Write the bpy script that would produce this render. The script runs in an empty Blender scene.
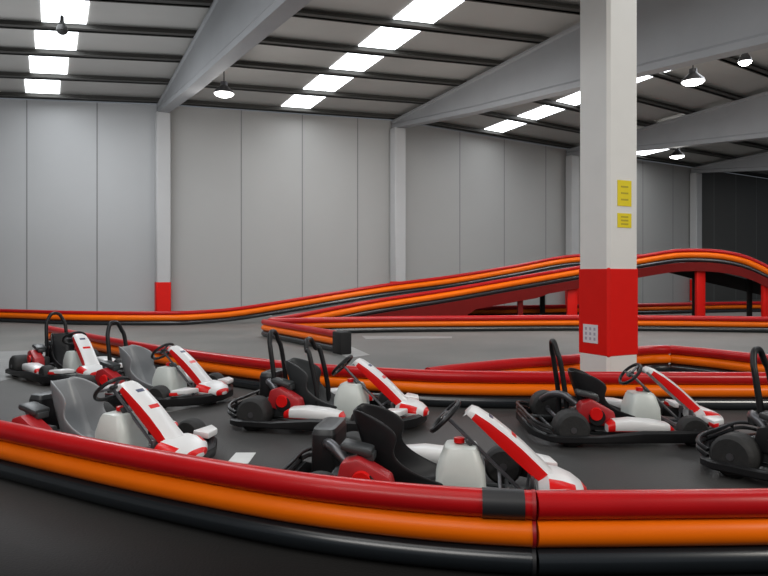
import bpy, bmesh, math, random
from mathutils import Vector, Matrix
random.seed(4)
C = bpy.context.scene
COL = C.collection
H = 1.5            # eye height
F = 650.0          # focal length in pixels
HY = 274           # horizon row

def G(px, s, z=0.0):
    return Vector(((px-384)/s, F/s, z))

# ------------------------------------------------------------------ materials
def mat(name, col, rough=0.5, metal=0.0, noise=0.0, nscale=8.0, emit=None, estr=1.0, coat=0.0, bump=0.0, spec=0.5):
    m = bpy.data.materials.new(name); m.use_nodes = True
    nt = m.node_tree; b = nt.nodes['Principled BSDF']
    b.inputs['Base Color'].default_value = (*col, 1)
    b.inputs['Roughness'].default_value = rough
    b.inputs['Metallic'].default_value = metal
    b.inputs['Coat Weight'].default_value = coat
    b.inputs['Specular IOR Level'].default_value = spec
    if emit:
        b.inputs['Emission Color'].default_value = (*emit, 1)
        b.inputs['Emission Strength'].default_value = estr
    if noise or bump:
        tc = nt.nodes.new('ShaderNodeTexCoord')
        n = nt.nodes.new('ShaderNodeTexNoise'); n.inputs['Scale'].default_value = nscale
        n.inputs['Detail'].default_value = 6
        nt.links.new(tc.outputs['Object'], n.inputs['Vector'])
        if noise:
            r = nt.nodes.new('ShaderNodeMix'); r.data_type = 'RGBA'
            r.inputs[6].default_value = (*[c*(1-noise) for c in col], 1)
            r.inputs[7].default_value = (*[min(1, c*(1+noise)) for c in col], 1)
            nt.links.new(n.outputs['Fac'], r.inputs[0]); nt.links.new(r.outputs[2], b.inputs['Base Color'])
        if bump:
            bp = nt.nodes.new('ShaderNodeBump'); bp.inputs['Strength'].default_value = bump
            bp.inputs['Distance'].default_value = 0.02
            nt.links.new(n.outputs['Fac'], bp.inputs['Height']); nt.links.new(bp.outputs['Normal'], b.inputs['Normal'])
    return m

M = {}
M['red_tube'] = mat('red_vinyl', (0.46, 0.006, 0.008), 0.28, noise=0.15, nscale=3, spec=0.35)
M['orange_tube'] = mat('orange_vinyl', (0.97, 0.165, 0.002), 0.34, noise=0.10, nscale=3, spec=0.25)
M['black_tube'] = mat('black_vinyl', (0.010, 0.013, 0.016), 0.25, noise=0.2, nscale=3, spec=0.9)
M['wrap'] = mat('black_tape', (0.02, 0.02, 0.022), 0.45)
M['strap'] = mat('red_strap', (0.35, 0.01, 0.012), 0.4)
M['black'] = mat('black_plastic', (0.012, 0.012, 0.013), 0.4, noise=0.2, nscale=20, spec=.3)
M['tyre'] = mat('tyre_rubber', (0.016, 0.016, 0.016), 0.7, noise=0.3, nscale=30, bump=0.2)
M['white'] = mat('white_plastic', (0.72, 0.72, 0.72), 0.3, noise=0.06, nscale=6)
M['tank'] = mat('milky_plastic', (0.62, 0.66, 0.63), 0.35, noise=0.1, nscale=6)
M['kred'] = mat('red_plastic', (0.66, 0.008, 0.008), 0.3, spec=.3)
M['dred'] = mat('engine_red', (0.36, 0.012, 0.016), 0.38, noise=0.2, nscale=15)
M['steel'] = mat('dull_steel', (0.14, 0.14, 0.15), 0.4, metal=0.8)
M['rim'] = mat('dark_rim', (0.08, 0.08, 0.085), 0.35, metal=0.6)
M['grey'] = mat('grey_shell', (0.24, 0.25, 0.26), 0.35, noise=0.15, nscale=6)
M['dgrey'] = mat('dark_grey_shell', (0.035, 0.038, 0.04), 0.4, noise=0.2, nscale=8)
M['navy'] = mat('navy_mark', (0.05, 0.06, 0.12), 0.4)
M['conc'] = mat('painted_concrete', (0.50, 0.50, 0.50), 0.6, noise=0.07, nscale=1.5)
M['pillar'] = mat('pillar_paint', (0.78, 0.77, 0.74), 0.6, noise=0.06, nscale=2.5)
M['beam'] = mat('beam_concrete', (0.29, 0.295, 0.305), 0.65, noise=0.1, nscale=1.2)
M['redpaint'] = mat('red_paint', (0.74, 0.010, 0.006), 0.5, noise=0.06, nscale=4, spec=0.2)
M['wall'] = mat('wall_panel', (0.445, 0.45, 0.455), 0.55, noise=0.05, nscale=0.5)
M['wall2'] = mat('wall_panel_shade', (0.395, 0.39, 0.38), 0.55, noise=0.05, nscale=0.5)  # same panels away from the bright left bay, shade put into the colour
M['wallshaded'] = mat('wall_panel_dim', (0.10, 0.098, 0.09), 0.6, noise=0.1, nscale=0.5)  # weaker light of the far right bay painted in as a darker colour
M['seam'] = mat('panel_seam', (0.22, 0.22, 0.22), 0.7)
M['roof'] = mat('roof_sheet', (0.40, 0.39, 0.37), 0.6, noise=0.1, nscale=0.7)
M['purlin'] = mat('purlin_steel', (0.045, 0.043, 0.038), 0.6, noise=0.15, nscale=2)
M['sky'] = mat('skylight_panel', (0.9, 0.93, 1.0), 0.5, emit=(0.93, 0.97, 1.0), estr=5.0)
M['glow'] = mat('lamp_glow', (1, 1, 1), 0.5, emit=(1.0, 0.98, 0.95), estr=8.0)
M['yellow'] = mat('yellow_sign', (0.85, 0.68, 0.02), 0.45)
M['ydark'] = mat('sign_marks', (0.50, 0.40, 0.03), 0.5)
M['sticker'] = mat('white_sticker', (0.75, 0.75, 0.78), 0.4)
M['stmark'] = mat('sticker_marks', (0.42, 0.40, 0.48), 0.5)
M['line'] = mat('floor_paint_white', (0.62, 0.63, 0.62), 0.5, noise=0.15, nscale=5)
M['line2'] = mat('floor_paint_grey', (0.34, 0.34, 0.33), 0.5, noise=0.25, nscale=5)
M['linef'] = mat('floor_paint_worn', (0.24, 0.24, 0.235), 0.5, noise=0.3, nscale=5)
M['deck'] = mat('deck_asphalt', (0.10, 0.10, 0.10), 0.6, noise=0.2, nscale=6)
M['skirt'] = mat('skirt_red', (0.16, 0.005, 0.004), 0.6, noise=0.2, nscale=3, spec=.2)
M['dark'] = mat('matt_black', (0.01, 0.01, 0.01), 0.7)

# floor: asphalt, darker near the camera's lane, polished further off
def floor_mat():
    m = bpy.data.materials.new('asphalt_floor'); m.use_nodes = True
    nt = m.node_tree; b = nt.nodes['Principled BSDF']; N = nt.nodes.new; L = nt.links.new
    tc = N('ShaderNodeTexCoord')
    n1 = N('ShaderNodeTexNoise'); n1.inputs['Scale'].default_value = 0.5; n1.inputs['Detail'].default_value = 4
    n2 = N('ShaderNodeTexNoise'); n2.inputs['Scale'].default_value = 60; n2.inputs['Detail'].default_value = 8
    L(tc.outputs['Object'], n1.inputs['Vector']); L(tc.outputs['Object'], n2.inputs['Vector'])
    sx = N('ShaderNodeSeparateXYZ'); L(tc.outputs['Object'], sx.inputs[0])
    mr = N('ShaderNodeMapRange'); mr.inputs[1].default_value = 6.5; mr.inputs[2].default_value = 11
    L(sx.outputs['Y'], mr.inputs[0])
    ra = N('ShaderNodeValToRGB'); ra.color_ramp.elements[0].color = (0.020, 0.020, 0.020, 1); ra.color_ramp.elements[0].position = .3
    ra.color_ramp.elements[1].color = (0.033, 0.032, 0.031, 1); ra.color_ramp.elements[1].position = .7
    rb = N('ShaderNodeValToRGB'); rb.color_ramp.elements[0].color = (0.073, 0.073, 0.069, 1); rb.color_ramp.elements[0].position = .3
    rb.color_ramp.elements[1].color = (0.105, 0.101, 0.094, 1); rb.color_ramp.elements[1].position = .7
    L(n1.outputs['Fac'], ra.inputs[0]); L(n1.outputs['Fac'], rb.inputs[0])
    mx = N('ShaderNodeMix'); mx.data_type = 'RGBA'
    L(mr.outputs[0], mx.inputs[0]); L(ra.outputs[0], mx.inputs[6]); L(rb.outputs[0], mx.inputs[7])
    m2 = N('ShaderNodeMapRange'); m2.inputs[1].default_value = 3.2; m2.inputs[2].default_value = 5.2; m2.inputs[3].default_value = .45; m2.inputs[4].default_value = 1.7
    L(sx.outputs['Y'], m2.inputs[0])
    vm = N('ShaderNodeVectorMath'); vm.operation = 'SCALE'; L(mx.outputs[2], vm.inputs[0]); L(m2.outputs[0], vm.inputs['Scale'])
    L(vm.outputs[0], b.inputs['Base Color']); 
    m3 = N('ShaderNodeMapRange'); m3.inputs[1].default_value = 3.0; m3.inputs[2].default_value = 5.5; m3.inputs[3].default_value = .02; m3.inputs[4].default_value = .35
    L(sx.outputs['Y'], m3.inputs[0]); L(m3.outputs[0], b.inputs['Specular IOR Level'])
    b.inputs['Roughness'].default_value = 0.55
    bp = N('ShaderNodeBump'); bp.inputs['Strength'].default_value = .25; bp.inputs['Distance'].default_value = .01
    L(n2.outputs['Fac'], bp.inputs['Height']); L(bp.outputs[0], b.inputs['Normal'])
    return m
M['floor'] = floor_mat()

# ------------------------------------------------------------------ mesh builder
class MB:
    def __init__(self): self.bm = bmesh.new(); self.mats = []
    def mi(self, m):
        m = M[m]
        if m not in self.mats: self.mats.append(m)
        return self.mats.index(m)
    def box(self, c, size, m, bev=0.0, rot=None, seg=2):
        t = bmesh.new(); bmesh.ops.create_cube(t, size=1)
        for v in t.verts: v.co = Vector((v.co.x*size[0], v.co.y*size[1], v.co.z*size[2]))
        if bev: bmesh.ops.bevel(t, geom=t.edges[:], offset=bev, segments=seg, profile=.5, affect='EDGES')
        R = rot.to_4x4() if rot is not None else Matrix.Identity(4)
        bmesh.ops.transform(t, matrix=Matrix.Translation(c) @ R, verts=t.verts[:])
        self.merge(t, m)
    def merge(self, t, m):
        k = self.mi(m); mp = {}
        for v in t.verts: mp[v] = self.bm.verts.new(v.co)
        for f in t.faces:
            try:
                nf = self.bm.faces.new([mp[v] for v in f.verts]); nf.material_index = k; nf.smooth = True
            except ValueError: pass
        t.free()
    def rings(self, rings, m, caps=True, closed=False, fm=None):
        k = self.mi(m); vs = [[self.bm.verts.new(p) for p in r] for r in rings]
        n = len(rings[0]); R = len(rings)
        for i in range(R if closed else R-1):
            a, b = vs[i], vs[(i+1) % R]
            for j in range(n):
                f = self.bm.faces.new((a[j], a[(j+1) % n], b[(j+1) % n], b[j])); f.smooth = True
                f.material_index = self.mi(fm(i, j)) if fm else k
        if caps and not closed:
            for r, rev in ((vs[0], True), (vs[-1], False)):
                f = self.bm.faces.new(r[::-1] if rev else r); f.material_index = k
    def tube(self, pts, r, m, seg=10, closed=False, flat=1.0):
        pts = [Vector(p) for p in pts]; n = len(pts); rg = []; up = None
        for i, p in enumerate(pts):
            if closed: d = pts[(i+1) % n]-pts[i-1]
            else: d = pts[min(i+1, n-1)]-pts[max(i-1, 0)]
            d.normalize()
            if up is None: up = Vector((0, 0, 1)) if abs(d.z) < .9 else Vector((0, 1, 0))
            a = d.cross(up); 
            if a.length < 1e-4: a = d.cross(Vector((1, 0, 0)))
            a.normalize(); b = a.cross(d).normalized(); up = b
            rr = r[i] if isinstance(r, (list, tuple)) else r
            rg.append([p + a*math.cos(2*math.pi*j/seg)*rr*flat + b*math.sin(2*math.pi*j/seg)*rr for j in range(seg)])
        self.rings(rg, m, closed=closed)
    def lathe(self, c, prof, m, axis='y', seg=24):
        rg = []
        for (h, r) in prof:
            ring = []
            for j in range(seg):
                a = 2*math.pi*j/seg; x, y = math.cos(a)*r, math.sin(a)*r
                ring.append(Vector(c) + (Vector((x, h, y)) if axis == 'y' else Vector((x, y, h)) if axis == 'z' else Vector((h, x, y))))
            rg.append(ring)
        self.rings(rg, m)
    def quad(self, pts, m):
        f = self.bm.faces.new([self.bm.verts.new(p) for p in pts]); f.material_index = self.mi(m)
    def prism(self, poly, off, m, bev=0):
        # poly: 3-D points of one face, off: extrusion vector
        t = bmesh.new(); a = [t.verts.new(p) for p in poly]; b = [t.verts.new(Vector(p)+Vector(off)) for p in poly]; n = len(poly)
        t.faces.new(a); t.faces.new(b[::-1])
        for i in range(n): t.faces.new((a[i], b[i], b[(i+1) % n], a[(i+1) % n]))
        if bev: bmesh.ops.bevel(t, geom=t.edges[:], offset=bev, segments=2, profile=.5, affect='EDGES')
        self.merge(t, m)
    def build(self, name, parent=None, flat=False):
        bmesh.ops.recalc_face_normals(self.bm, faces=self.bm.faces[:])
        me = bpy.data.meshes.new(name); self.bm.to_mesh(me); self.bm.free()
        for m in self.mats: me.materials.append(m)
        if flat:
            for p in me.polygons: p.use_smooth = False
        else:
            me.set_sharp_from_angle(angle=math.radians(40))
        o = bpy.data.objects.new(name, me); COL.objects.link(o)
        if parent: o.parent = parent
        return o

def tag(o, label=None, cat=None, group=None, kind=None):
    if label: o['label'] = label
    if cat: o['category'] = cat
    if group: o['group'] = group
    if kind: o['kind'] = kind
    return o
def empty(name, loc=(0, 0, 0), rz=0):
    o = bpy.data.objects.new(name, None); COL.objects.link(o); o.location = loc; o.rotation_euler = (0, 0, rz)
    o.empty_display_size = .2
    return o
def spline(pts, n=10):
    pts = [Vector(p) for p in pts]; out = []
    P = [pts[0]*2-pts[1]] + pts + [pts[-1]*2-pts[-2]]
    for i in range(1, len(P)-2):
        a, b, c, d = P[i-1:i+3]
        for k in range(n):
            t = k/n
            out.append(.5*((2*b)+(-a+c)*t+(2*a-5*b+4*c-d)*t*t+(-a+3*b-3*c+d)*t**3))
    out.append(pts[-1]); return out

# ------------------------------------------------------------------ setting
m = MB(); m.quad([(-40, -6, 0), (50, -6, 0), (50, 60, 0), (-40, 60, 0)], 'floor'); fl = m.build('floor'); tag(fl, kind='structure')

U = Vector((.457, -.889, 0))          # direction of the roof beams, away from the back wall
cols = [Vector((-23.4, 18.6, 0)), Vector((-15.4, 20.6, 0)), Vector((-7.42, 21.8, 0)), Vector((.52, 24.1, 0)), Vector((8.6, 29.7, 0)), Vector((16.7, 34.8, 0)), Vector((25.2, 40.2, 0))]
bot = lambda t: H+5.3-.085*t
top = lambda t: H+5.65+.035*t
# back wall: a thick band of panels that bends at the columns
m = MB()
for i in range(len(cols)-1):
    a, b = cols[i], cols[i+1]; d = (b-a).normalized(); nrm = Vector((-d.y, d.x, 0))
    fac = 'wallshaded' if i == 5 else ('wall' if i < 2 else 'wall2')
    o = nrm*.3
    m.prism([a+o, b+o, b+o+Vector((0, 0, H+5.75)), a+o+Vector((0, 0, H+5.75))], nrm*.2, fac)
    L = (b-a).length
    offs = {1: (1.55, 3.7, 5.9), 2: (2.6, 4.75, 6.8), 3: (3.3, 5.8, 8.4), 4: (3, 5.5, 8)}.get(i, (2.2, 4.4, 6.6))
    for q in offs:
        c = a+d*q+o-nrm*.004
        m.prism([c-d*.02, c+d*.02, c+d*.02+Vector((0, 0, H+5.74)), c-d*.02+Vector((0, 0, H+5.74))], nrm*.01, 'seam')
wb = m.build('wall_back'); tag(wb, kind='structure')
# side wall (left), well outside the frame
m = MB(); a = cols[0]; m.prism([a, a+U*24, a+U*24+Vector((0, 0, 8)), a+Vector((0, 0, 7.3))], Vector((-.2, -.1, 0)), 'wall')
tag(m.build('wall_left'), kind='structure')
# roof
m = MB(); T1 = 22
for i in range(len(cols)-1):
    a, b = cols[i], cols[i+1]
    if i == 5: T = 22
    q = [a-U*.6, b-U*.6, b+U*T1, a+U*T1]; z = [top(-.6), top(-.6), top(T1), top(T1)]
    m.prism([Vector((p.x, p.y, zz+.22)) for p, zz in zip(q, z)], (0, 0, .1), 'roof')
tag(m.build('ceiling'), kind='structure')
# purlins, each spanning one bay
PT = [.1, 2.2, 4.3, 6.2, 8.1, 9.95, 11.8, 13.7, 15.6, 17.5, 19.4, 21.3]
k = 1
m = MB()
for i in range(len(cols)-1):
    for t in PT:
        a = cols[i]+U*t+Vector((0, 0, top(t)+.11)); b = cols[i+1]+U*t+Vector((0, 0, top(t)+.11))
        d = (b-a).normalized(); nn = U*.05
        m.prism([a-nn+Vector((0, 0, -.05)), b-nn+Vector((0, 0, -.05)), b-nn+Vector((0, 0, .10)), a-nn+Vector((0, 0, .10))], nn*2, 'purlin')
        m.prism([a-nn*2+Vector((0, 0, -.05)), b-nn*2+Vector((0, 0, -.05)), b-nn*2+Vector((0, 0, -.035)), a-nn*2+Vector((0, 0, -.035))], nn*6, 'purlin')
tag(m.build('trim_1'), kind='structure')
# beams
for n, i in enumerate(range(1, 6)):
    if i == 1: continue
    w = Vector((.889, .457, 0))*.17; a = cols[i]
    m = MB(); rg = []
    for t in (-.2, 0, 5, 10, 15, 22):
        p = a+U*t; zb, zt = bot(max(t, 0)), top(t)
        if t <= 0: zb += .1
        web = w*.75
        rg.append([p-w+Vector((0, 0, zb)), p+w+Vector((0, 0, zb)), p+w+Vector((0, 0, zb+.14)), p+web+Vector((0, 0, zb+.2)),
                   p+web+Vector((0, 0, zt-.05)), p+w+Vector((0, 0, zt)), p+w+Vector((0, 0, zt+.06)), p-w+Vector((0, 0, zt+.06)), p-w+Vector((0, 0, zt)),
                   p-web+Vector((0, 0, zt-.05)), p-web+Vector((0, 0, zb+.2)), p-w+Vector((0, 0, zb+.14))])
    m.rings(rg, 'beam'); o = m.build('roof_beam', flat=True)
    lab = ['tapered grey roof beam beyond the left edge', 'tapered grey roof beam rising from the leftmost wall column', 'long tapered grey roof beam passing behind the big white pillar',
           'tapered grey roof beam right of the pillar, between its longer and shorter neighbours', 'farthest grey roof beam, at the right edge against the dark wall'][n]
    tag(o, lab, 'beam', 'grey roof beams')
    # wall column
    root = empty('wall_column', a)
    lab = ['pale wall column beyond the left edge', 'pale wall column with red painted foot behind the parked karts', 'pale wall column rising behind the start of the ramp',
           'pale wall column just left of the big pillar, half hidden', 'pale wall column above the crest of the kart bridge'][n]
    tag(root, lab, 'column', 'wall columns along the back wall')
    R = Matrix.Rotation(math.atan2(.457, .889), 3, 'Z')
    zt = bot(0)+.1
    m = MB(); m.box((0, 0, zt/2), (.46, .42, zt), 'conc', .03, R, 1); m.build('shaft', root)
    m = MB(); m.box((0, 0, .64), (.475, .435, 1.22), 'redpaint', .03, R, 1); m.build('painted_band', root)
# skylight strips: one panel between each pair of purlins
sk = [.53, .52, .53, .48, .46, .5]; kk = [0, .09, .02, 0, 0, 0]
for i in range(len(cols)-1):
    for j in range(len(PT)-1):
        if i in (0, 5) and j > 5: continue
        t0, t1 = PT[j]+.1, PT[j+1]-.1
        if i in (0, 5): continue
        if i in (3, 4) and j > 9: continue
        a, b = cols[i], cols[i+1]; d = (b-a); L = d.length; d.normalize(); c = a+d*(L*sk[i]+kk[i]*(t0+t1)/2)
        cp = c+U*(t0+t1)/2; hz = top((t0+t1)/2)-H+.2
        if cp.y < 1 or not (-40 < 384+F*cp.x/cp.y < 808) or HY-F*hz/cp.y < -25: continue
        m = MB(); hw = .51
        m.prism([c-d*hw+U*t0+Vector((0, 0, top(t0)+.2)), c+d*hw+U*t0+Vector((0, 0, top(t0)+.2)), c+d*hw+U*t1+Vector((0, 0, top(t1)+.2)), c-d*hw+U*t1+Vector((0, 0, top(t1)+.2))], (0, 0, .05), 'sky')
        o = m.build('skylight_panel', flat=True)
        bay = {1: 'in the leftmost row', 2: 'in the row between the two left beams', 3: 'in the row passing behind the pillar', 4: 'in the row right of the third beam', 5: 'in the row at the far right edge'}[i]
        if j == 0: pos = 'white skylight panel nearest the wall '+bay
        else: pos = 'white skylight panel, %s from the wall %s' % (['', 'second', 'third', 'fourth', 'fifth', 'sixth', 'seventh', 'eighth', 'ninth', 'tenth', 'eleventh'][j], bay)
        tag(o, pos, 'skylight', 'roof skylight panels')

# ------------------------------------------------------------------ big pillar
root = empty('pillar', (224/81, F/81, 0), math.atan2(.457, .889))
tag(root, 'big square white pillar with wide red painted band in the middle of the track', 'pillar')
m = MB(); m.box((0, 0, 4.0), (.5, .5, 8.0), 'pillar', .035, seg=1); m.build('shaft', root, flat=True)
m = MB()
zb0, zb1 = .50, 1.585
m.box((0, 0, (zb0+zb1)/2), (.515, .515, zb1-zb0), 'redpaint', .03, seg=1)
o = m.build('painted_band', root, flat=True)
# notice on the band (left face = -x side in local), signs on the right face (-y)
m = MB(); m.box((-.262, .03, 1.5-(333-HY)/81), (.006, .24, .225), 'sticker')
for a in (-.06, .01, .08):
    for b in (-.06, 0, .06): m.box((-.266, .02+a, 1.5-(333-HY)/81+b), (.002, .03, .035), 'stmark')
tag(m.build('notice', root), 'white square notice')
for z0, z1 in ((1.5+(HY-208)/81, 1.5+(HY-183)/81), (1.5+(HY-229)/81, 1.5+(HY-215)/81)):
    m = MB(); m.box((.005, -.254, (z0+z1)/2), (.23, .006, z1-z0), 'yellow')
    for q in range(3): m.box((.005, -.258, z0+(z1-z0)*(.25+.25*q)), (.12, .002, .02), 'ydark')
    tag(m.build('sign', root), 'yellow sign')

# ------------------------------------------------------------------ tube barriers
R3 = .07
def barrier(name, pts, label, radii=(.07, .07, .07), zs=None, ends=True, straps=(), group=None, n=8):
    """pts = ground points (Vector with z = base height)"""
    P = spline(pts, n); root = empty(name, P[0])
    tag(root, label, 'barrier', group); o0 = P[0]
    for k, mm in enumerate(('black_tube', 'orange_tube', 'red_tube')):
        zc = sum(radii[:k])*2*.985+radii[k]
        m = MB(); m.tube([p-o0+Vector((0, 0, zc)) for p in P], radii[k], mm, 16)
        m.build('tube', root)
        o = root.children[-1] if root.children else None
    for i in straps:
        i = min(i, len(P)-2); d = (P[i+1]-P[i]).normalized(); p = P[i]-o0
        m = MB()
        for k in range(3):
            c = p+Vector((0, 0, R3+2*R3*k*.985)); m.tube([c-d*.012, c+d*.012], R3*1.05, 'strap' if k else 'wrap', 16)
        m.build('strap', root)
    return root, P
def at(px, y, z=.42): return G(px, (y-HY)/(H-z))
A1 = [at(-70, 406), at(0, 420), at(120, 443), at(240, 463), at(320, 474), at(400, 482), at(470, 487), at(534, 490)]
A2 = [at(536, 490), at(620, 489.5), at(768, 488), at(880, 486)]
r, P = barrier('tube_barrier', A1, 'long curved foreground barrier of red, orange and black tubes, left of the joint')
# black wrap on the top red tube near the joint
i = len(P)-8
w0, w1 = at(482, 488), at(524, 489.6)
m = MB(); zz = Vector((0, 0, R3*5*.99)); o0 = P[0]
m.tube([w0-o0+zz, (w0+w1)/2-o0+zz, w1-o0+zz], R3*1.06, 'wrap', 18); tag(m.build('tape_wrap', r), 'black tape wrap')
d = (A1[-1]-A1[-2]).normalized()
m = MB()
for k in range(3): m.tube([A1[-1]-o0-d*.012+Vector((0, 0, R3+2*R3*k*.985)), A1[-1]-o0+d*.006+Vector((0, 0, R3+2*R3*k*.985))], R3*1.06, ('wrap', 'strap', 'strap')[k], 18)
m.build('joint_collar', r)
barrier('tube_barrier', A2, 'straight foreground barrier of red, orange and black tubes, right of the joint')

B = [G(48, 47.5), G(100, 56.5), G(170, 67), G(240, 75.5), G(310, 82), G(400, 87), G(470, 89), G(600, 90), G(768, 90.5), G(880, 90.5)]
barrier('tube_barrier', B, 'long striped tube barrier behind the back row of karts, in front of the pillar', straps=(1,))
C1 = [G(428, 86.1), G(455, 83), G(510, 78), G(578, 73.5), G(640, 66.5), G(668, 65.5)]
barrier('tube_barrier', C1, 'striped tube barrier slanting behind the pillar, left arm of the island corner')
C2 = [G(671, 65.5), G(715, 69), G(768, 74), G(860, 79)]
barrier('tube_barrier', C2, 'striped tube barrier right of the pillar, right arm of the island corner')
# level barriers round the bridge
E = [G(268, 41), G(300, 40.3), G(380, 39), G(470, 38.3), G(575, 37.8), G(670, 38.2), G(768, 39.2), G(860, 40)]
barrier('tube_barrier', E, 'level striped tube barrier running along the foot of the kart bridge')
FF = [G(264, 41.5), G(276, 43.5), G(305, 47.5), G(338, 52.5)]
r, P = barrier('tube_barrier', FF, 'short striped tube barrier with black end block, left of the ramp')
d = (P[-1]-P[-2]).normalized(); e = P[-1]-P[0]+d*.16
m = MB(); m.box((e.x, e.y, .21), (.36, .24, .42), 'dark', .03, Matrix.Rotation(math.atan2(d.y, d.x), 3, 'Z')); tag(m.build('end_block', r), 'black end block')
Hh = [G(452, 29.5), G(520, 28.8), G(600, 27.5), G(700, 26), G(745, 25.4), G(800, 25)]
barrier('tube_barrier', Hh, 'far striped tube barrier seen through the opening under the bridge')
# bridge side barriers
def zt(y, s): return H-(y-HY)/s-.42
Dp = [G(-70, 31.5), G(0, 32), G(75, 33.8), G(165, 34.2), G(205, 33.5, .02), G(240, 33, .10), G(300, 32, zt(297, 32)), G(380, 31, zt(284, 31)), G(450, 30, zt(275, 30)), G(514, 29, zt(264.5, 29)),
      G(575, 28.4, zt(254, 28.4)), G(640, 28.5, 1.78), G(683, 29, 1.80), G(730, 30, 1.62), G(768, 31, 1.2), G(830, 32, .6)]
barrier('tube_barrier', Dp, 'far striped barrier along the back wall, climbing as outer rail of the ramp', radii=(.067, .086, .055))
Gp = [G(270, 40, 0.0), G(300, 38.7, .08), G(340, 37, .24), G(380, 36, zt(298, 36)), G(450, 34.5, zt(287.5, 34.5)), G(514, 33.5, zt(276.5, 33.5)), G(575, 33, zt(266, 33)), G(640, 33, zt(254.5, 33)),
      G(683, 33, zt(248.5, 33)), G(730, 33.5, zt(251, 33.5)), G(768, 34, zt(265, 34)), G(830, 35, .25)]
barrier('tube_barrier', Gp, 'near striped barrier climbing the ramp and curving over the bridge crest', radii=(.067, .086, .055))
# bridge structure: deck, skirts, posts
root = empty('kart_bridge', (0, 0, 0)); tag(root, 'raised kart track bridge with dark deck, red side skirts and posts', 'bridge')
def resample(pts, px):   # point at column px
    for a, b in zip(pts, pts[1:]):
        xa, xb = 384+F*a.x/a.y, 384+F*b.x/b.y
        if xa <= px <= xb: return a.lerp(b, (px-xa)/(xb-xa))
    return pts[-1]
Ds, Gs = spline(Dp, 8), spline(Gp, 8)
xs = list(range(272, 826, 12))
rg = []
for x in xs:
    g, dd = resample(Gs, x), resample(Ds, x); v = (dd-g); v.z = 0; v.normalize()
    g = g+v*-.03; dd = dd+v*.1
    rg.append([g+Vector((0, 0, -.004)), dd+Vector((0, 0, -.004)), dd+Vector((0, 0, -.07)), g+Vector((0, 0, -.07))])
m = MB(); m.rings(rg, 'deck'); m.build('deck', root)
rg = []
for x in xs:
    g = resample(Gs, x); z1 = g.z-.005; dep = .34 if 380 < x < 540 else .27
    if x < 470: dep = max(dep, .5)
    z0 = max(g.z-dep, .01); z1 = max(z1, z0+.004)
    g = g+Vector((0, -.09, 0))
    rg.append([Vector((g.x, g.y, z0)), Vector((g.x, g.y+.04, z0)), Vector((g.x, g.y+.04, z1)), Vector((g.x, g.y, z1))])
m = MB(); m.rings(rg, 'skirt'); m.build('side_skirt', root)
# dark side wall below the far edge on the descending side
rg = []
for x, y in ((650, 268), (661, 271), (708, 283), (768, 297), (810, 308)):
    dd = resample(Ds, x); s = F/dd.y; z0 = H-(y-HY)/s; z1 = max(dd.z-.08, z0+.02)
    rg.append([Vector((dd.x, dd.y-.15, z0)), Vector((dd.x, dd.y-.05, z0)), Vector((dd.x, dd.y-.05, z1)), Vector((dd.x, dd.y-.15, z1))])
m = MB(); m.rings(rg, 'dark'); tag(m.build('side_panel', root), 'black side panel')
for x, mm, w, near in ((521, 'skirt', .16, 1), (541, 'dark', .16, 0), (573, 'redpaint', .3, 1), (693.5, 'dark', .24, 0), (702, 'redpaint', .26, 1), (746, 'dark', .12, 0), (769, 'redpaint', .26, 1)):
    p = resample(Gs if near else Ds, x)
    m = MB(); zz = p.z-.03; q = .12 if near else -.2
    m.box((p.x, p.y+q, zz/2), (w, .14, zz), mm, .01); m.build('post', root)

# ------------------------------------------------------------------ floor markings
def gp(px, y): return G(px, (y-HY)/H, 0)
def marking(pts, mm, label):
    m = MB(); q = [gp(*p)+Vector((0, 0, .001)) for p in pts]; c = sum(q, Vector())/len(q); c.z = 0
    m.prism([p-c for p in q], (0, 0, .003), mm); o = m.build('floor_marking', flat=True); o.location = c
    tag(o, label, 'floor marking', 'painted floor markings')
marking([(226, 464), (236, 453), (256, 453), (248, 464)], 'line', 'short white painted patch on the asphalt left of the nearest kart')
marking([(722, 428), (731, 430), (760, 452), (748, 452)], 'line', 'white painted stripe behind the kart at the right edge')
marking([(330, 349), (352, 347), (370, 355), (348, 358)], 'line2', 'pale painted patch on the track by the black barrier end block')
marking([(362, 336), (452, 336.5), (452, 338.5), (366, 339.5)], 'linef', 'thin pale line on the track at the foot of the ramp')
marking([(160, 409), (232, 397), (236, 400), (164, 413)], 'linef', 'worn pale line on the floor between the back left karts and the middle')
marking([(-10, 352), (52, 350), (40, 372), (-10, 384)], 'linef', 'worn pale patch on the floor at the far left edge')

# ------------------------------------------------------------------ lamps
def lamp(px, y, h, d, label, lit=True):
    s = (HY-y)/h; p = G(px, s); z = H+h
    root = empty('high_bay_lamp', (p.x, p.y, z)); tag(root, label, 'lamp', 'hanging high bay lamps')
    r = d/2
    m = MB(); m.lathe((0, 0, 0), [(-.02, r*.98), (-.02, r), (.05, r*.92), (.16, r*.5), (.2, r*.36), (.3, r*.34), (.32, .02)], 'steel' if lit else 'dark', 'z'); m.build('shade', root)
    m = MB(); m.lathe((0, 0, 0), [(-.11, .02), (-.10, r*.45), (-.06, r*.85), (-.021, r*.97)], 'glow' if lit else 'dark', 'z'); m.build('diffuser', root)
    # which t does the lamp stand under
    m = MB(); m.tube([(0, 0, .3), (0, 0, max(.5, H+5.65+.38-z))], .015, 'dark', 6); m.build('hanger', root)
    if lit:
        l = bpy.data.lights.new('lamp_light', 'POINT'); l.energy = 60; l.shadow_soft_size = .2; l.color = (1, .97, .92)
        lo = bpy.data.objects.new('lamp_light', l); COL.objects.link(lo); lo.location = (0, 0, -.3); lo.parent = root
lamp(224, 93, 4.9, .54, 'glowing round high bay lamp just right of the leftmost roof beam')
lamp(693, 81, 4.9, .56, 'glowing round high bay lamp right of the big pillar, the larger one')
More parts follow.
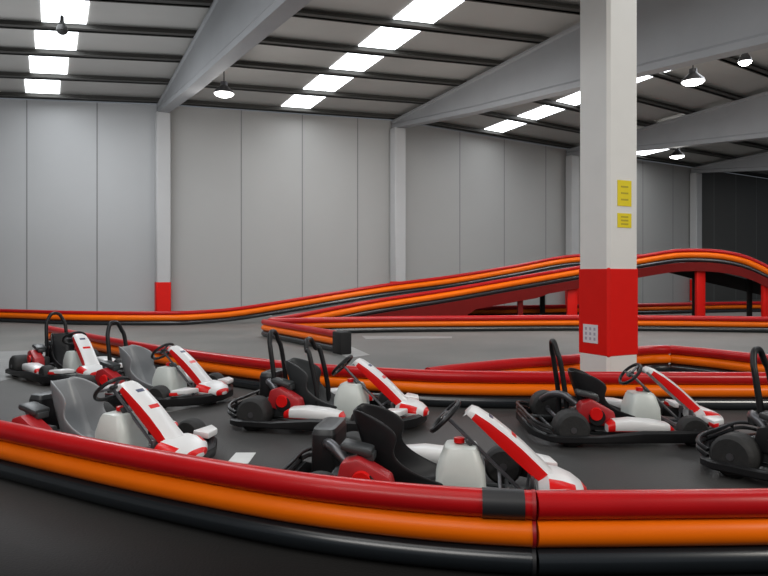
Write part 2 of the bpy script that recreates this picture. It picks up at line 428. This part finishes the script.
lamp(677, 156, 4.9, .58, 'far glowing high bay lamp low under the third roof beam')
lamp(62, 30, 5.4, .24, 'small unlit dark lamp hanging against the left skylights', lit=False)

lamp(745, 61, 5.0, .30, 'small glowing lamp at the upper right edge, highest of the lit lamps')

# ------------------------------------------------------------------ karts
def wheel(name, x, y, r, w, root):
    m = MB(); m.lathe((0, 0, 0), [(-w/2, r*.55), (-w/2, r*.82), (-w/2+.02, r*.97), (-w/2+.045, r), (w/2-.045, r), (w/2-.02, r*.97), (w/2, r*.82), (w/2, r*.55), (w/2-.03, r*.5), (-w/2+.03, r*.5)], 'tyre', 'y', 28)
    o = m.build(name, root); o.location = (x, y, r)
    m = MB(); m.lathe((0, 0, 0), [(-w/2+.025, .03), (-w/2+.02, r*.3), (-w/2+.005, r*.54), (-w/2+.02, r*.56), (w/2-.02, r*.56), (w/2-.005, r*.54), (w/2-.02, r*.3), (w/2-.025, .03)], 'rim', 'y', 20)
    m.lathe((0, 0, 0), [(-w/2-.005, .028), (w/2+.005, .028)], 'steel', 'y', 8)
    m.build('rim', o)
    return o
def rr(xc, yc, z, hx, hy, n=20, e=.35):
    out = []
    for k in range(n):
        a = 2*math.pi*k/n; c, s = math.cos(a), math.sin(a)
        out.append(Vector((xc+hx*math.copysign(abs(c)**e, c), yc+hy*math.copysign(abs(s)**e, s), z)))
    return out
def make_kart():
    root = empty('go_kart')
    # chassis tubes
    m = MB()
    for s in (1, -1):
        m.tube(spline([(-.80, .30*s, .09), (-.3, .33*s, .07), (.2, .26*s, .07), (.62, .17*s, .08), (.80, .14*s, .10)], 5), .016, 'dgrey', 8)
    for x in (-.72, -.35, .1, .5): m.tube([(x, -.33, .08), (x, .33, .08)], .014, 'dgrey', 8)
    m.tube([(.45, -.50, .13), (.45, .50, .13)], .013, 'steel', 8)
    m.tube([(-.62, -.5, .14), (-.62, .5, .14)], .02, 'steel', 8)
    m.build('chassis_frame', root)
    m = MB(); m.prism([(-.1, -.3, .055), (.55, -.17, .055), (.78, -.13, .06), (.78, .13, .06), (.55, .17, .055), (-.1, .3, .055)], (0, 0, .012), 'grey'); m.build('floor_tray', root)
    # perimeter bumper: black moulded ring
    def ring(z, off):
        p = []
        base = [(-.93, .40), (-.97, .30), (-.97, -.30), (-.93, -.40), (-.84, -.60), (-.74, -.66), (-.4, -.655), (.0, -.64), (.27, -.63), (.55, -.60), (.78, -.46), (.92, -.26), (.97, 0), (.92, .26), (.78, .46), (.55, .60), (.27, .63), (0, .64), (-.4, .655), (-.74, .66), (-.84, .60)]
        for x, y in base:
            v = Vector((x, y, 0)); L = v.length; v = v*(1+off/L); p.append(Vector((v.x, v.y, z)))
        return p
    outer = [ring(.06, -.02), ring(.05, -.05)]
    prof = [(.055, -.06), (.05, -.015), (.07, 0), (.135, 0), (.155, -.02), (.155, -.06), (.11, -.075)]
    rg = [ring(z, o) for z, o in prof]
    for r_ in rg:
        for v in r_:
            if v.x < -.3 and abs(v.y) > .35: v.z = .05+(v.z-.05)*.62
    m = MB(); m.rings(rg, 'black', closed=True)
    m.build('perimeter_bumper', root)
    m = MB()
    for s in (1, -1):
        for z in (.17, .215):
            m.tube(spline([(-.95, .0, z), (-.95, .32*s, z), (-.90, .5*s, z-.02), (-.80, .56*s, z-.05)], 4), .016, 'black', 8)
        m.tube([(-.95, .25*s, .1), (-.95, .25*s, .22)], .014, 'black', 8)
    m.build('rear_bumper', root)
    # side pods
    for s in (1, -1):
        m = MB(); rg = []
        for x, w, z1, y0 in ((-.30, .05, .20, .52), (-.24, .09, .235, .50), (-.08, .10, .25, .50), (.12, .10, .235, .50), (.25, .085, .21, .50), (.29, .05, .17, .52)):
            z0 = .13; zc = (z0+z1)/2; hz = (z1-z0)/2; ring_ = []
            for k in range(16):
                a = 2*math.pi*k/16; c, d = math.cos(a), math.sin(a)
                ring_.append(Vector((x, s*(y0+w*math.copysign(abs(c)**.5, c)), zc+hz*math.copysign(abs(d)**.5, d))))
            rg.append(ring_)
        def fm(i, j): return 'kred' if (i < 1 or i == 4) or (j in (12, 13, 14)) else 'white'
        m.rings(rg, 'white', fm=fm); m.build('side_pod', root)
    # wheels
    for s in (1, -1):
        wheel('rear_wheel', -.62, .50*s, .158, .22, root)
        wheel('front_wheel', .48, .50*s, .135, .14, root)
    # seat shell
    m = MB(); prof = [(.10, .14, .17), (.02, .115, .19), (-.12, .085, .20), (-.25, .09, .20), (-.33, .15, .20), (-.39, .27, .20), (-.44, .42, .195), (-.485, .55, .165), (-.50, .61, .11)]
    side = [.05, .10, .19, .27, .28, .21, .12, .05, .015]; rows = []
    fw = [0, 0, 0, .02, .09, .15, .15, .09, .02]
    for (x, z, w), h, f in zip(prof, side, fw):
        row = []
        for u in (-1, -.93, -.7, -.35, 0, .35, .7, .93, 1):
            e = max(0, abs(u)-.5)/.5
            row.append(Vector((x+f*e**2.2*1.4, u*w*(1-.02*e), z+h*e**2.2)))
        rows.append(row)
    k = m.mi('black'); vs = [[m.bm.verts.new(p) for p in r] for r in rows]
    for i in range(len(vs)-1):
        for j in range(8):
            f = m.bm.faces.new((vs[i][j], vs[i][j+1], vs[i+1][j+1], vs[i+1][j])); f.smooth = True
    o = m.build('seat', root)
    for p in o.data.polygons: p.use_smooth = True
    md = o.modifiers.new('s', 'SOLIDIFY'); md.thickness = .02; md.offset = 0
    md = o.modifiers.new('u', 'SUBSURF'); md.levels = 1; md.render_levels = 2
    # engine on the right hand side
    m = MB(); m.box((-.42, -.30, .20), (.30, .20, .18), 'dgrey', .02)
    for q in range(6): m.box((-.55+.0, -.30, .14+.025*q), (.07, .23, .008), 'steel')
    m.lathe((-.36, -.42, .24), [(-.03, .02), (-.03, .075), (.0, .085), (.03, .085)], 'black', 'y', 20)
    eng = m.build('engine', root)
    m = MB(); m.prism([(-.54, -.44, .21), (-.50, -.44, .37), (-.40, -.44, .40), (-.20, -.44, .29), (-.17, -.44, .17), (-.3, -.44, .155)], (0, .14, 0), 'dred', .018)
    m.lathe((-.37, -.445, .27), [(-.018, .015), (-.018, .055), (.005, .062)], 'kred', 'y', 20)
    m.build('engine_shroud', eng)
    m = MB(); m.tube(spline([(-.5, -.26, .33), (-.6, -.2, .40), (-.68, -.05, .38), (-.74, .12, .30)], 5), .035, 'steel', 10); m.build('exhaust', eng)
    m = MB(); m.box((-.42, -.30, .43), (.20, .15, .05), 'dgrey', .02, Matrix.Rotation(math.radians(12), 3, 'Y')); m.box((-.36, -.30, .385), (.10, .1, .05), 'dgrey', .01); m.build('air_filter', eng)
    # box behind the seat
    m = MB(); rg = []
    for z, hx, hy in ((.16, .07, .20), (.20, .085, .22), (.44, .085, .21), (.475, .075, .195), (.48, .05, .15)):
        rg.append(rr(-.70, .12, z, hx, hy))
    m.rings(rg, 'black', fm=lambda i, j: 'dgrey' if i >= 2 else 'black'); m.build('battery_box', root)
    # fuel tank
    m = MB(); rg = []
    for z, hx, hy, xo in ((.07, .15, .15, .2), (.09, .165, .165, .2), (.26, .155, .16, .2), (.37, .115, .14, .2), (.395, .10, .125, .2), (.402, .07, .09, .2)):
        rg.append(rr(xo, 0, z, hx, hy, e=.38))
    m.rings(rg, 'tank'); tk = m.build('fuel_tank', root)
    m = MB(); m.lathe((.19, .0, .41), [(0, .035), (.03, .035), (.035, .02)], 'kred', 'z', 14); m.build('cap', tk)
    # steering
    m = MB(); m.tube([(.58, 0, .12), (.12, 0, .56)], .013, 'steel', 8)
    m.box((.25, 0, .42), (.05, .1, .02), 'dgrey', .004, Matrix.Rotation(math.radians(44), 3, 'Y')); m.build('steering_column', root)
    m = MB(); ax = Vector((-.72, 0, .69)).normalized(); c0 = Vector((.10, 0, .575)); u = Vector((0, 1, 0)); v = ax.cross(u)
    pts = [c0+u*math.cos(a)*.155+v*math.sin(a)*.125 for a in [2*math.pi*k/28 for k in range(28)]]
    m.tube(pts, .016, 'black', 8, closed=True)
    for a in (0, math.pi, math.pi*1.5): m.tube([c0, c0+u*math.cos(a)*.15+v*math.sin(a)*.12], .012, 'steel', 6)
    m.box(c0, (.03, .07, .07), 'dgrey', .008, Matrix.Rotation(math.radians(44), 3, 'Y')); m.build('steering_wheel', root)
    # steering fairing: long sloping panel
    rg = []
    prof = [(.245, .63, .06, .03), (.27, .648, .08, .05), (.31, .635, .092, .065), (.40, .58, .10, .085), (.50, .505, .10, .10), (.60, .42, .098, .105), (.70, .325, .098, .10), (.79, .24, .11, .08)]
    for x, z, w, dpt in prof:
        n = Vector((.62, 0, .78)); c = Vector((x, 0, z))
        rg.append([c+Vector((0, -w*.55, 0)), c+Vector((0, w*.55, 0)), c+Vector((0, w*.95, 0))-n*.022, c+Vector((0, w*1.02, 0))-n*.05, c+Vector((0, w, 0))-n*dpt, c+Vector((0, w*.85, 0))-n*dpt,
                   c-n*.04+Vector((0, w*.5, 0)), c-n*.04+Vector((0, -w*.5, 0)), c+Vector((0, -w*.85, 0))-n*dpt, c+Vector((0, -w, 0))-n*dpt, c+Vector((0, -w*1.02, 0))-n*.05, c+Vector((0, -w*.95, 0))-n*.022])
    def ff(i, j):
        if i >= 2 and j in (3, 9): return 'kred'
        if i >= 2 and j in (2, 10) : return 'kred'
        return 'white'
    m = MB(); m.rings(rg, 'white', fm=ff)
    fo = m.build('steering_fairing', root)
    m = MB(); n = Vector((.62, 0, .78)).normalized()
    Rm = Matrix.Rotation(math.radians(39.5), 3, 'Y')
    m.box(Vector((.415, 0, .563)), (.09, .075, .008), 'navy', 0, Rm)
    tag(m.build('decal', fo), 'dark blue decal')
    m = MB(); m.box(Vector((.53, 0, .4745)), (.05, .1, .008), 'kred', 0, Rm); tag(m.build('stripe', fo), 'red stripe')
    # nose
    m = MB(); rg = []
    for x, hy, z0, z1 in ((.68, .15, .12, .22), (.74, .22, .10, .26), (.82, .225, .095, .25), (.90, .19, .10, .22), (.955, .12, .11, .185), (.985, .05, .12, .155)):
        zc, hz = (z0+z1)/2, (z1-z0)/2; ring_ = []
        for k in range(20):
            a = 2*math.pi*k/20; c, d = math.cos(a), math.sin(a)
            ring_.append(Vector((x, hy*math.copysign(abs(c)**.7, c), zc+hz*math.copysign(abs(d)**.7, d))))
        rg.append(ring_)
    m.rings(rg, 'white', fm=lambda i, j: 'kred' if (j in (0, 1, 2, 7, 8, 9) and 0 < i < 3) or i == 4 or j in (12, 16) else 'white'); m.build('nose_cone', root)
    for s in (1, -1):    # front wheel guards
        m = MB(); m.prism([(.66, .30*s, .18), (.84, .27*s, .18), (.80, .44*s, .18), (.66, .54*s, .18)], (0, 0, .05), 'white', .012)
        m.prism([(.655, .44*s, .17), (.74, .42*s, .17), (.72, .51*s, .17), (.655, .55*s, .17)], (0, 0, .035), 'kred', .006)
        m.build('front_fender', root)
        m = MB(); m.tube([(.62, .1*s, .07), (.64, .11*s, .2)], .01, 'steel', 6); m.box((.645, .11*s, .21), (.02, .06, .07), 'steel', .004); m.build('pedal', root)
    return root
def add_hoop(root, x=-.56, w=.145, top_z=.89, lean=-.10, dark='black'):
    m = MB(); p = [(x, -w, .10), (x+lean*.1, -w, .35), (x+lean*.6, -w*.95, .70)]
    a = [(x+lean*.85, -w*.75, top_z-.09), (x+lean, -w*.35, top_z), (x+lean, w*.35, top_z), (x+lean*.85, w*.75, top_z-.09)]
    q = [(x+lean*.6, w*.95, .70), (x+lean*.1, w, .35), (x, w, .10)]
    m.tube(spline(p+a+q, 6), .025, 'black', 10); m.build('roll_hoop', root)
def copy_tree(o, parent=None):
    c = o.copy(); COL.objects.link(c)
    if parent: c.parent = parent
    for ch in list(o.children): copy_tree(ch, c)
    return c
proto = make_kart()
karts_box = (0, 1, 3, 4)
places = [  # x, y, heading, label, hoop, seat material
    (.30, 4.24, -9, 'nearest red and white go-kart, black seat, right behind the foreground barrier', 0, None),
    (-2.28, 5.28, -24, 'red and white go-kart with grey seat at left, just behind the foreground barrier', 0, 'grey'),
    (-2.74, 7.82, -22, 'go-kart with thin roll hoop in the back left, nose by the rear barrier', 1, 'grey'),
    (-4.54, 9.45, -44, 'farthest go-kart at the far left, turned towards the camera', 1, None),
    (-.52, 6.62, -14, 'go-kart with two roll hoops in the middle of the back row', 2, 'dgrey'),
    (2.24, 6.17, -1, 'go-kart parked side-on in front of the big white pillar', 1, None),
    (3.40, 4.68, -50, 'go-kart cut off by the right edge, only black rear wheel and hoop showing', 1, None)]
karts = [proto]+[copy_tree(proto) for _ in places[1:]]
for k, (x, y, a, lab, hoop, sm) in zip(karts, places):
    if places.index((x, y, a, lab, hoop, sm)) not in karts_box:
        for ch in list(k.children):
            if ch.name.startswith('battery_box'): bpy.data.objects.remove(ch)
    k.location = (x, y, 0); k.rotation_euler = (0, 0, math.radians(a)); tag(k, lab, 'go-kart', 'parked go-karts')
    if hoop: add_hoop(k)
    if hoop == 2: add_hoop(k, x=-.10, w=.17, top_z=.82, lean=-.16)
    if '-on in front' in lab: k.scale = (.96, .96, .96)
    if 'cut off' in lab:
        for ch in k.children_recursive:
            if ch.name.startswith(('side_pod', 'engine_shroud')):
                ch.data = ch.data.copy()
                for q in range(len(ch.data.materials)): ch.data.materials[q] = M['black']
    if sm:
        for ch in k.children:
            if ch.name.startswith('seat'):
                ch.data = ch.data.copy(); ch.data.materials[0] = M[sm]

# ------------------------------------------------------------------ light
w = bpy.data.worlds.new('world'); C.world = w; w.use_nodes = True
w.node_tree.nodes['Background'].inputs[0].default_value = (.80, .88, 1, 1)
w.node_tree.nodes['Background'].inputs[1].default_value = .16
def area(loc, size, e, col=(1, 1, 1), rot=(0, 0, 0), sy=None):
    l = bpy.data.lights.new('area', 'AREA'); l.energy = e; l.color = col; l.size = size
    if sy: l.shape = 'RECTANGLE'; l.size_y = sy
    o = bpy.data.objects.new('area', l); COL.objects.link(o); o.location = loc; o.rotation_euler = rot
    return o
rz = math.atan2(.457, .889)
# daylight falling through each strip of roof panels
for i in (1, 2, 3, 4, 5):
    c = cols[i].lerp(cols[i+1], sk[i])+U*11
    area((c.x, c.y, H+5.5), 1.1, {1: 440, 2: 340, 3: 380, 4: 300, 5: 60}[i], (.92, .96, 1), (0, 0, rz), 18)
area((-2, 2.5, 6.8), 6, 130, (1, .97, .93), (math.radians(10), 0, 0), 5)
area((-3, -2.5, 5.5), 7, 260, (1, .97, .93), (math.radians(50), 0, math.radians(-8)), 2.5)  # fill light added behind the camera to brighten the fronts of the tubes
# upward fill lights, added to imitate light bounced onto the roof
area((-9, 13, 2.2), 9, 260, (.9, .95, 1), (math.radians(180), 0, 0), 9)
area((4, 15, 3.0), 12, 110, (1, .96, .9), (math.radians(180), 0, 0), 10)
# soft lights added to brighten the wall's foot, standing for the high bay lamps
area((-8, 12.5, 4.2), 8, 120, (.97, .98, 1), (math.radians(62), 0, math.radians(8)), 1.5)
area((3, 15, 4.2), 9, 130, (1, .97, .93), (math.radians(62), 0, math.radians(-28)), 1.5)
area((9, -1, 6.2), 3, 520, (1, .95, .87), (math.radians(50), 0, math.radians(35)), 3)  # warm fill added from the right to brighten the pillar's right face

# ------------------------------------------------------------------ camera
cd = bpy.data.cameras.new('camera'); co = bpy.data.objects.new('camera', cd); COL.objects.link(co)
cd.sensor_fit = 'HORIZONTAL'; cd.sensor_width = 36; cd.lens = 36*F/768; cd.clip_start = .05; cd.clip_end = 300
cd.shift_y = -(288-HY)/768
co.location = (0, 0, H); co.rotation_euler = (math.radians(90), 0, 0)
C.camera = co
C.view_settings.view_transform = 'Standard'
C.view_settings.look = 'None'
